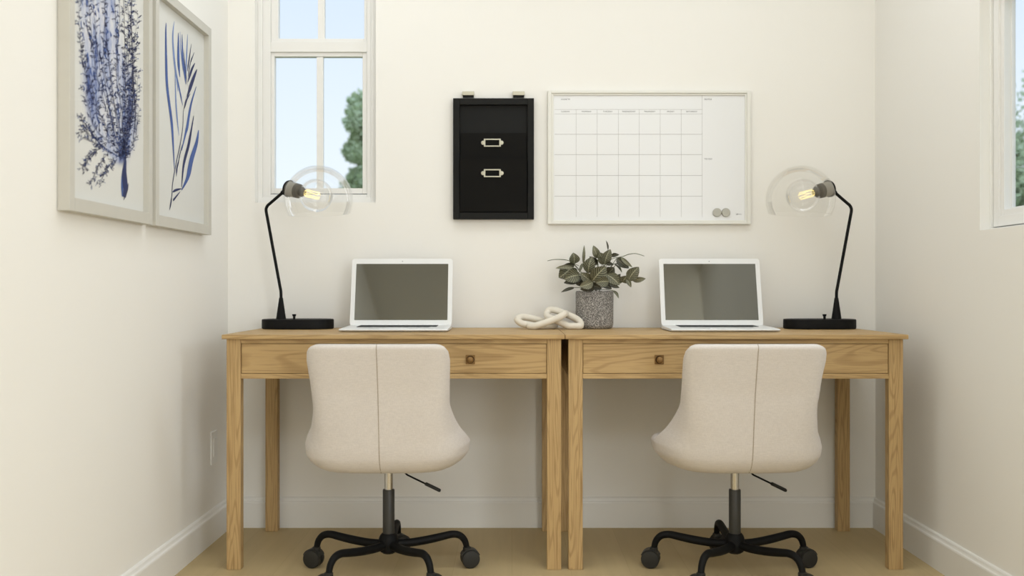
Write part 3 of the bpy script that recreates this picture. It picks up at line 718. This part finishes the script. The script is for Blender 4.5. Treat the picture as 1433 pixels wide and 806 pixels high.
def leaf(b0, b1, wpx, d, mi):
    s = F/d; p0 = inv @ at(b0[0], b0[1], d+.006); p1 = inv @ at(b1[0], b1[1], d-.006)
    ax = p1-p0; L_ = ax.length; ax.normalize()
    view = Vector((0, -1, 0)); side = ax.cross(view).normalized(); nrm = side.cross(ax).normalized()
    if nrm.y > 0: nrm = -nrm
    roll = rnd.uniform(-.35, .35); side2 = (side*math.cos(roll)+nrm*math.sin(roll)); nr2 = (nrm*math.cos(roll)-side*math.sin(roll))
    hw = wpx/2/s*1.27; bm = B(); uvl = bm.loops.layers.uv.new('UVMap'); NV, NU = 12, 6; g = []
    bend = rnd.uniform(.04, .12)*L_*rnd.choice((-1, 1)); arch = rnd.uniform(.06, .16)*L_
    for i in range(NV+1):
        v = i/NV; wv = hw*(math.sin(PI*min(1, v**.85))**.75)*(1.0 if v < .98 else .6) if 0 < v < 1 else hw*.04
        c = p0+ax*L_*v+side2*bend*math.sin(PI*v)*.6+nr2*arch*math.sin(PI*v)
        row = []
        for j in range(NU+1):
            u = j/NU*2-1
            row.append((bm.verts.new(c+side2*u*wv+nr2*(abs(u)**1.5*wv*.35+.04*wv*math.sin(v*22+u*2))), (j/NU, v)))
        g.append(row)
    for i in range(NV):
        for j in range(NU):
            q = [g[i][j], g[i][j+1], g[i+1][j+1], g[i+1][j]]
            f = bm.faces.new([a[0] for a in q])
            for lp, a in zip(f.loops, q): lp[uvl].uv = a[1]
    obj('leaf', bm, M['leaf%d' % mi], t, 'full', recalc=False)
    return p0, hw
bases = []
for L5 in leaves: bases.append(leaf(*L5)[0])
# stems from the soil up to the leaf bases, and two thin tendrils
roots = [Vector((rnd.uniform(-.025, .025), rnd.uniform(-.025, .02), .122)) for _ in range(8)]
for i, b0 in enumerate(bases):
    if i % 3 == 2 and b0.z < .2: continue
    r = roots[i % 8]; mid = r.lerp(b0, .55)+Vector((0, 0, .012)); 
    if b0.z < .14: continue
    bm = B(); tube(bm, smooth_path([r, r+Vector((0, 0, .02)), mid, b0], 5), .0011, 6); obj('stem', bm, M['stem'], t, True)
for pts in ([(810, 372, 3.59), (800, 367, 3.58), (794, 364.2, 3.57), (786, 363.2, 3.56), (775, 363.2, 3.55), (766.3, 365, 3.54)], [(846, 372, 3.58), (856, 362.5, 3.58), (871, 359, 3.58), (880, 355.8, 3.57), (890, 354.9, 3.56), (901.5, 358.3, 3.55)],
            [(857, 370, 3.57), (863, 369, 3.57), (868, 374, 3.56), (870, 381, 3.55)]):
    bm = B(); pp = smooth_path([inv @ at(*p) for p in pts], 5); n_ = len(pp)
    tube(bm, pp, [.0016*(1-.75*abs(i/n_-.55)) for i in range(n_)], 6); obj('tendril', bm, M['stem'], t, True)

# ---------------------------------------------------------------- black wall organiser
dO = CD-.028; X0, X1, Z0_, Z1_ = PX(634, dO), PX(747.3, dO), PZ(306.7, dO), PZ(137.3, dO)
cxo = (X0+X1)/2
t = thing('wall_file_holder', 'black two-pocket wall file holder with metal label slots', 'file holder', (cxo, 0, Z0_))
inv = Matrix.Translation(t.location).inverted()
def oobj(n, bm, m, parent=None, **k):
    bm.transform(inv); return obj(n, bm, m, parent or t, **k)
fw = .0245; yo0 = -.028
bm = B(); rect_frame(bm, X0, X1, Z0_, Z1_, fw, fw, fw, fw, yo0, -.001, .0015); oobj('frame', bm, M['black'])
bm = B(); box(bm, X0+fw, X1-fw, -.010, -.002, Z0_+fw, Z1_-fw); oobj('back_panel', bm, M['black'])
def pocket(z0, z1, ybot, ytop, ins):
    xa, xb = X0+fw+ins, X1-fw-ins
    bm = B(); th = .004
    def quadbox(pts):   # pts: front outline (x,y,z) four, thickness in y
        a = [bm.verts.new(p) for p in pts]; b_ = [bm.verts.new((p[0], p[1]+th, p[2])) for p in pts]
        bm.faces.new(a); bm.faces.new(b_[::-1])
        for i in range(4): j = (i+1) % 4; bm.faces.new((a[i], a[j], b_[j], b_[i]))
    quadbox([(xa, ybot, z0), (xb, ybot, z0), (xb, ytop, z1), (xa, ytop, z1)])
    for x in (xa, xb-.003):     # cheeks
        a = [bm.verts.new(p) for p in ((x, ybot+.001, z0), (x, -.010, z0), (x, -.010, z1), (x, ytop+.001, z1))]
        b_ = [bm.verts.new((p.co.x+.003, p.co.y, p.co.z)) for p in a]
        bm.faces.new(a); bm.faces.new(b_[::-1])
        for i in range(4): j = (i+1) % 4; bm.faces.new((a[i], a[j], b_[j], b_[i]))
    return oobj('pocket', bm, M['pocket'])
zm = PZ(222.8, CD-.045)
p_up = pocket(zm-.06, PZ(186, CD-.036), -.014, -.032, .0055)
p_lo = pocket(PZ(296, CD-.03), zm, -.027, -.052, .0030)
def label_holder(cx, cz, y, par):
    bm = B(); w_, h_ = .0285, .0150
    hw = w_+.0035; rect_frame(bm, cx-hw, cx+hw, cz-h_, cz+h_, .0058, .0058, .0044, .0044, y-.0025, y+.0005, .0006)
    for s in (-1, 1):
        lathe(bm, [(0, 0), (.0082, 0), (.0075, .002), (0, .0028)], 20, Matrix.Translation((cx+s*(hw+.0025), y, cz)) @ Matrix.Rotation(PI/2, 4, 'X'))
    oobj('label_holder', bm, M['pewter'], par)
label_holder(PX(689, CD-.03), PZ(199.8, CD-.033), -.0332, p_up)
label_holder(PX(689, CD-.045), PZ(242.5, CD-.045), -.0478, p_lo)
for px in (655.2, 725.8):
    d = CD-.02; x = PX(px, d); hw = .0226
    bm = B(); box(bm, x-hw, x+hw, -.022, -.001, PZ(134, d)+.002, PZ(127.8, d), .0012); br = oobj('hanging_bracket', bm, M['pewter'])
    bm = B(); box(bm, x-hw+.002, x+hw-.002, -.0195, -.001, PZ(135.6, d), PZ(134, d)+.0025, .001); oobj('hook', bm, M['black'], br)

# ---------------------------------------------------------------- whiteboard calendar
dB = CD-.018; X0, X1, Z0_, Z1_ = PX(766.6, dB), PX(1050.6, dB), PZ(313.6, dB), PZ(126.6, dB)
t = thing('calendar_whiteboard', 'white framed dry-erase monthly calendar board on the back wall', 'whiteboard', ((X0+X1)/2, 0, Z0_))
inv = Matrix.Translation(t.location).inverted()
bm = B(); rect_frame(bm, X0, X1, Z0_, Z1_, .014, .014, .010, .010, -.018, -.001, .0012)
rect_frame(bm, X0+.014, X1-.014, Z0_+.010, Z1_-.010, .008, .006, .005, .007, -.0135, -.001, .001); oobj('frame', bm, M['boardframe'])
df = CD-.0082
bm = B(); box(bm, X0+.02, X1-.018, -.0082, -.002, Z0_+.013, Z1_-.015); panel = oobj('panel', bm, M['whiteboard'])
bm = B(); lw = .0009
def hl(x0, x1, y, w_=lw): box(bm, PX(x0, df), PX(x1, df), -.0085, -.0081, PZ(y, df)-w_/2, PZ(y, df)+w_/2)
def vl(x, y0, y1, w_=lw): box(bm, PX(x, df)-w_/2, PX(x, df)+w_/2, -.0085, -.0081, PZ(y1, df), PZ(y0, df))
xc = [776.2, 806.2, 835.6, 865.4, 894.5, 923.9, 953.3, 982.6]
for y in (153.2, 159.5): hl(776.2, 982.6, y)
for y in (187.9, 216.3, 245.5, 274.6): hl(776.2, 982.6, y, .0013)
for x in xc[1:-1]: vl(x, 153.2, 303.6)
vl(982.6, 133.5, 303.6); oobj('printed_grid', bm, M['lineink'], panel)
def text(s, cx, cy, d, size, mat, parent, align='CENTER'):
    cu = bpy.data.curves.new('lettering', 'FONT'); cu.body = s; cu.size = size; cu.align_x = align; cu.align_y = 'CENTER'; cu.extrude = .0001
    cu.space_character = 1.1
    o = bpy.data.objects.new('tmp', cu); COL.objects.link(o)
    me = bpy.data.meshes.new_from_object(o.evaluated_get(bpy.context.evaluated_depsgraph_get()))
    bpy.data.objects.remove(o)
    bm = B(); bm.from_mesh(me); bpy.data.meshes.remove(me)
    bm.transform(Matrix.Translation((PX(cx, d), d-CD-.0002, PZ(cy, d))) @ Matrix.Rotation(PI/2, 4, 'X'))
    return oobj('lettering', bm, mat, parent, recalc=False)
text('MONTH', 785.2, 139.1, df, .0085, M['ink'], panel, 'LEFT'); text('NOTES', 985.5, 139.1, df, .0085, M['ink'], panel, 'LEFT'); text('TO DO', 985.5, 222.6, df, .0085, M['ink'], panel, 'LEFT')
for i, s in enumerate(('SUNDAY', 'MONDAY', 'TUESDAY', 'WEDNESDAY', 'THURSDAY', 'FRIDAY', 'SATURDAY')):
    text(s, (xc[i]+xc[i+1])/2, 156.2, df, .0078, M['ink'], panel)
text('U', 1031.0, 299.8, df, .009, M['ink'], panel); text('BRANDS', 1034.5, 299.9, df, .0045, M['ink'], panel)
for px, lb in ((1003.2, 'round grey magnet on the calendar board, the left of the pair'), (1015.5, 'round grey magnet on the calendar board, the right of the pair')):
    bm = B(); lathe(bm, [(0, 0), (.0158, 0), (.0163, .001), (.0163, .006), (.0150, .0075), (0, .0078)], 32, Matrix.Rotation(PI/2, 4, 'X'))
    o = obj('magnet', bm, M['magnet'], smooth=True); o.location = (PX(px, df), -.0083, PZ(297.4, df)); tag(o, lb, 'magnet', 'magnets on the calendar board')

# ---------------------------------------------------------------- pictures on the left wall
XFr = -1.0518; XP = -1.0690
def awall(px, py, x=XP): d = F*x/(px-716.5); return Vector((x, d-CD, PZ(py, d)))
def picture(y_near, y_far, label):
    t = thing('framed_picture', label, 'picture', (XL, (y_near+y_far)/2, 1.095))
    inv = Matrix.Translation(t.location).inverted()
    def po(n, bm, m, parent=None, **k): bm.transform(inv); return obj(n, bm, m, parent or t, **k)
    bm = B(); z0, z1 = 1.095, 1.816; w_ = .0265
    for (a, b_, c, d) in ((y_near, y_near+w_, z0, z1), (y_far-w_, y_far, z0, z1), (y_near+w_, y_far-w_, z0, z0+.033), (y_near+w_, y_far-w_, z1-.03, z1)):
        box(bm, XL+.001, XFr, a, b_, c, d, .0008)
    po('frame', bm, M['frame'])
    bm = B(); box(bm, XL+.002, XP-.0004, y_near+w_*.6, y_far-w_*.6, z0+.02, z1-.02); pr = po('paper', bm, M['mat'])
    return t, pr, po
t1, pr1, po1 = picture(2.321-CD, 2.855-CD, 'pale framed print of dense blue seaweed, nearer the camera')
t2, pr2, po2 = picture(2.882-CD, 3.413-CD, 'pale framed print of slender blue palm fronds, nearer the window')
def stroke(bm, pts, wpx, lift=0.0, taper=(.15, .15), wig=0):
    P = smooth_path([awall(x, y) for x, y in pts], 6); n_ = len(P); L_ = []; R_ = []
    for i, p in enumerate(P):
        tt = (P[min(i+1, n_-1)]-P[max(i-1, 0)]).normalized(); sd = Vector((0, tt.z, -tt.y))
        v = i/(n_-1); s = (p.y+CD)/F
        w_ = wpx*s*.5*(taper[0]+(1-taper[0])*min(1, math.sin(PI*min(.5, v*.9+.0)) )) * (taper[1]+(1-taper[1])*min(1, (1-v)*3))
        w_ *= 1+wig*math.sin(i*1.7)
        sy_ = 2.2     # strokes are seen at a grazing angle: widths along y are larger than they look
        L_.append(bm.verts.new(p+Vector((lift, sd.y*w_*sy_, sd.z*w_)))); R_.append(bm.verts.new(p+Vector((lift, -sd.y*w_*sy_, -sd.z*w_))))
    for i in range(n_-1): bm.faces.new((L_[i], L_[i+1], R_[i+1], R_[i]))
fr = {'pblue': [], 'blue': [], 'navy': []}
fr['blue'] += [([(232.5, 32), (232, 46), (232.5, 86), (234, 123), (240, 170), (242.4, 206), (244, 236)], 4.6), ([(246.8, 103), (251, 125), (255.7, 148)], 2.6), ([(254.7, 48), (255.7, 80), (258, 100), (260, 118)], 4.0),
               ([(249.7, 46), (249.5, 70), (250, 92), (251.7, 108)], 4.4), ([(274.6, 121), (267, 147), (262, 177), (260, 185), (254, 211)], 4.4), ([(277.9, 182), (275, 200), (268, 223), (262.5, 248), (254, 266)], 7.5)]
fr['pblue'] += [([(243.8, 30), (241.8, 52), (244, 86), (248, 115), (249, 128)], 3.6), ([(244.8, 99), (246.6, 150), (250.4, 190)], 2.6), ([(262.6, 48), (261, 80), (260, 112)], 2.4), ([(252, 44), (253, 70), (256, 100)], 1.6)]
fr['navy'] += [([(267.6, 61), (264, 87), (262, 100)], 1.8), ([(271.6, 73), (265.6, 90)], 1.3), ([(272.6, 88), (267.6, 99), (262.6, 115)], 3.4), ([(275.5, 97), (268.6, 115), (261.6, 136)], 5.2), ([(266, 131), (261, 140), (258, 152)], 2.2),
               ([(271, 162), (266.7, 187), (263.5, 204), (257, 230), (254, 262)], 4.4), ([(251, 221), (247.7, 234), (246.6, 247)], 2.2), ([(261.6, 131), (256.7, 155), (255.7, 177), (252, 202), (246.6, 227), (241.4, 257), (240, 278), (237, 294)], 1.2),
               ([(254, 264), (246, 266), (241, 269)], 3.4), ([(252, 268), (244, 278), (242, 281)], 2.6), ([(241, 270), (239, 284), (237, 294)], 1.8), ([(256, 200), (252, 214), (249, 232)], 1.4), ([(257, 70), (259, 95), (262, 120)], 1.2), ([(268, 80), (265, 95), (263, 108)], 1.2)]
for i, (k, L6) in enumerate(fr.items()):
    bm = B()
    for pts, w_ in L6: stroke(bm, pts, w_, .0002+.0002*i)
    po2('painted_fronds', bm, M[k], pr2, recalc=False)
# seaweed print: wash + stems + leaflets
bm = B(); cl = bm.verts.layers.float.new('wash')
def washw(px, py):
    # silhouette of the wash in photo px: left/right bounds by height
    Lb = interp([(-400, 118), (-100, 108), (0, 108), (60, 112), (110, 113), (150, 116), (175, 122), (200, 134), (222, 152), (240, 168)], py)
    Rb = interp([(-400, 196), (0, 168), (60, 172), (110, 188), (150, 193), (180, 195), (205, 190), (222, 182), (240, 178)], py)
    e = min(px-Lb, Rb-px)/7.0; v = min((238-py)/14, 1)
    return max(0, min(1, e*.55+.25)) * max(0, v)
NY, NZ = 70, 110; g = []
for i in range(NY):
    row = []
    px = 102+(202-102)*i/(NY-1)
    for j in range(NZ):
        d = F*XP/(px-716.5); zz = 1.16+(1.775-1.16)*j/(NZ-1); py = 403-(zz-CH)*F/d
        v = bm.verts.new((XP-.0002, d-CD, zz)); v[cl] = washw(px, py); row.append(v)
    g.append(row)
for i in range(NY-1):
    for j in range(NZ-1): bm.faces.new((g[i][j], g[i+1][j], g[i+1][j+1], g[i][j+1]))
po1('painted_wash', bm, M['wash'], pr1, recalc=False)
rnd = random.Random(4)
bI = B(); bN = B(); bBl = B()
base = (174.5, 224)
tops = [((112, 160), 0), ((116, 120), 0), ((112, 60), 0), ((110, 0), 0), ((118, -60), 0), ((128, -40), 0), ((138, -80), 0), ((146, -40), 0), ((154, -100), 0), ((162, -60), 0), ((168, -110), 0), ((176, -40), 0), ((184, -110), 0), ((193, 20), 0), ((190, 60), 0), ((188, -60), 0), ((195, 150), 0), ((192, 100), 0), ((186, 110), 0), ((178, 60), 0), ((150, 60), 0), ((134, 60), 0)]
sprays = [((150, 205), (132, 200), (113, 192)), ((148, 205), (128, 215), (113, 236)), ((152, 212), (136, 235), (127, 258)), ((160, 220), (148, 240), (138, 257)), ((150, 200), (126, 190), (111, 160)), ((140, 200), (122, 225), (118, 240)), ((165, 222), (152, 232), (144, 245)), ((135, 190), (121, 178), (110, 186))]
def leafy(pts, dens, sz, stem_w):
    stroke(bI, pts, stem_w, .0007)
    P = smooth_path([Vector((x, y, 0)) for x, y in pts], 10)
    acc = 0
    for a, b_ in zip(P, P[1:]):
        seg = (b_-a).length; acc += seg*dens
        while acc > 1:
            acc -= 1; q = a.lerp(b_, rnd.random()); dr = (b_-a).normalized(); side = rnd.choice((-1, 1))
            ang = side*rnd.uniform(.4, 1.1); dd = Vector((dr.x*math.cos(ang)-dr.y*math.sin(ang), dr.x*math.sin(ang)+dr.y*math.cos(ang), 0))
            L_ = sz*rnd.uniform(.6, 1.7); e_ = q+dd*L_
            tgt = bI if rnd.random() < .55 else bN
            stroke(tgt, [(q.x, q.y), (e_.x, e_.y)], .45, .0008)
            for h in range(3):
                w0 = q.lerp(e_, .35+.3*h); an = rnd.choice((-1, 1))*rnd.uniform(.5, 1.0)
                d3 = Vector((dd.x*math.cos(an)-dd.y*math.sin(an), dd.x*math.sin(an)+dd.y*math.cos(an), 0))*rnd.uniform(1.6, 3.6)
                stroke(tgt if rnd.random() < .8 else bBl, [(w0.x, w0.y), (w0.x+d3.x, w0.y+d3.y)], rnd.uniform(.5, 1.0), .0009)
for (tx, ty), _ in tops:
    mx_ = base[0]+(tx-base[0])*rnd.uniform(.55, .8); my_ = base[1]+(ty-base[1])*.42
    w1, w2, w3 = rnd.uniform(-3, 3), rnd.uniform(-4, 4), rnd.uniform(-4, 4)
    leafy([base, (base[0]+(mx_-base[0])*.5+w1, base[1]+(my_-base[1])*.5), (mx_+w2, my_), ((mx_+tx)/2+w3, (my_+ty)/2), (tx, ty)], .13 if 124 < tx < 172 else .28, 4.2, .5)
for sp_ in sprays: leafy(list(sp_), .40, 4.2, .8)
for (tx, ty) in ((116, 168), (150, 130)):
    stroke(bBl, [base, ((base[0]+tx)/2-3, (base[1]+ty)/2+8), (tx, ty)], 1.5, .0004)
# broader dark patches in the wash
for k in range(120):
    x = rnd.uniform(113, 166); y = rnd.uniform(-60, 190)
    if y > 150 and x < 130: continue
    L_ = rnd.uniform(4, 15); stroke(rnd.choice((bBl, bBl, bN)), [(x, y), (x+rnd.uniform(-2, 2)+(1.5 if x < 150 else 0), y+L_/2), (x+L_*.18, y+L_)], rnd.uniform(.7, 2.8), .0003, (.1, .1))
stroke(bN, [(175.2, 224), (173.8, 240), (174.2, 252), (175.0, 264), (173.6, 276)], 8.2, .0010, (.35, .5))
stroke(bN, [(175.2, 219), (174.8, 232), (174.5, 250)], 3.0, .0011, (.4, .6))
stroke(bBl, [(171.8, 236), (170.6, 256), (171, 275)], 3.0, .0006, (.3, .5))
stroke(bI, [(179, 256), (177.5, 266), (172.5, 280)], 2.2, .0012)
stroke(bI, [(187, 205), (186.5, 190), (189, 160), (186, 110), (184, 60), (183, -40)], 1.2, .0012)
po1('painted_stems', bI, M['ink2'], pr1, kind='stuff', recalc=False)
po1('painted_leaflets', bN, M['navy'], pr1, kind='stuff', recalc=False)
po1('painted_brushwork', bBl, M['blue'], pr1, kind='stuff', recalc=False)

# ---------------------------------------------------------------- outlet on the left wall
ya, yb_ = 3.500-CD, 3.572-CD
t = thing('wall_outlet', 'white outlet cover low on the left wall beside the desk leg', 'outlet', (XL, (ya+yb_)/2, .274))
bm = B(); box(bm, .0, .0055, -.036, .036, 0, .118, .0018); obj('cover_plate', bm, M['outlet'], t)
bm = B(); box(bm, .0045, .0075, -.0165, .0165, .026, .092, .001); obj('receptacle', bm, M['outlet'], t)
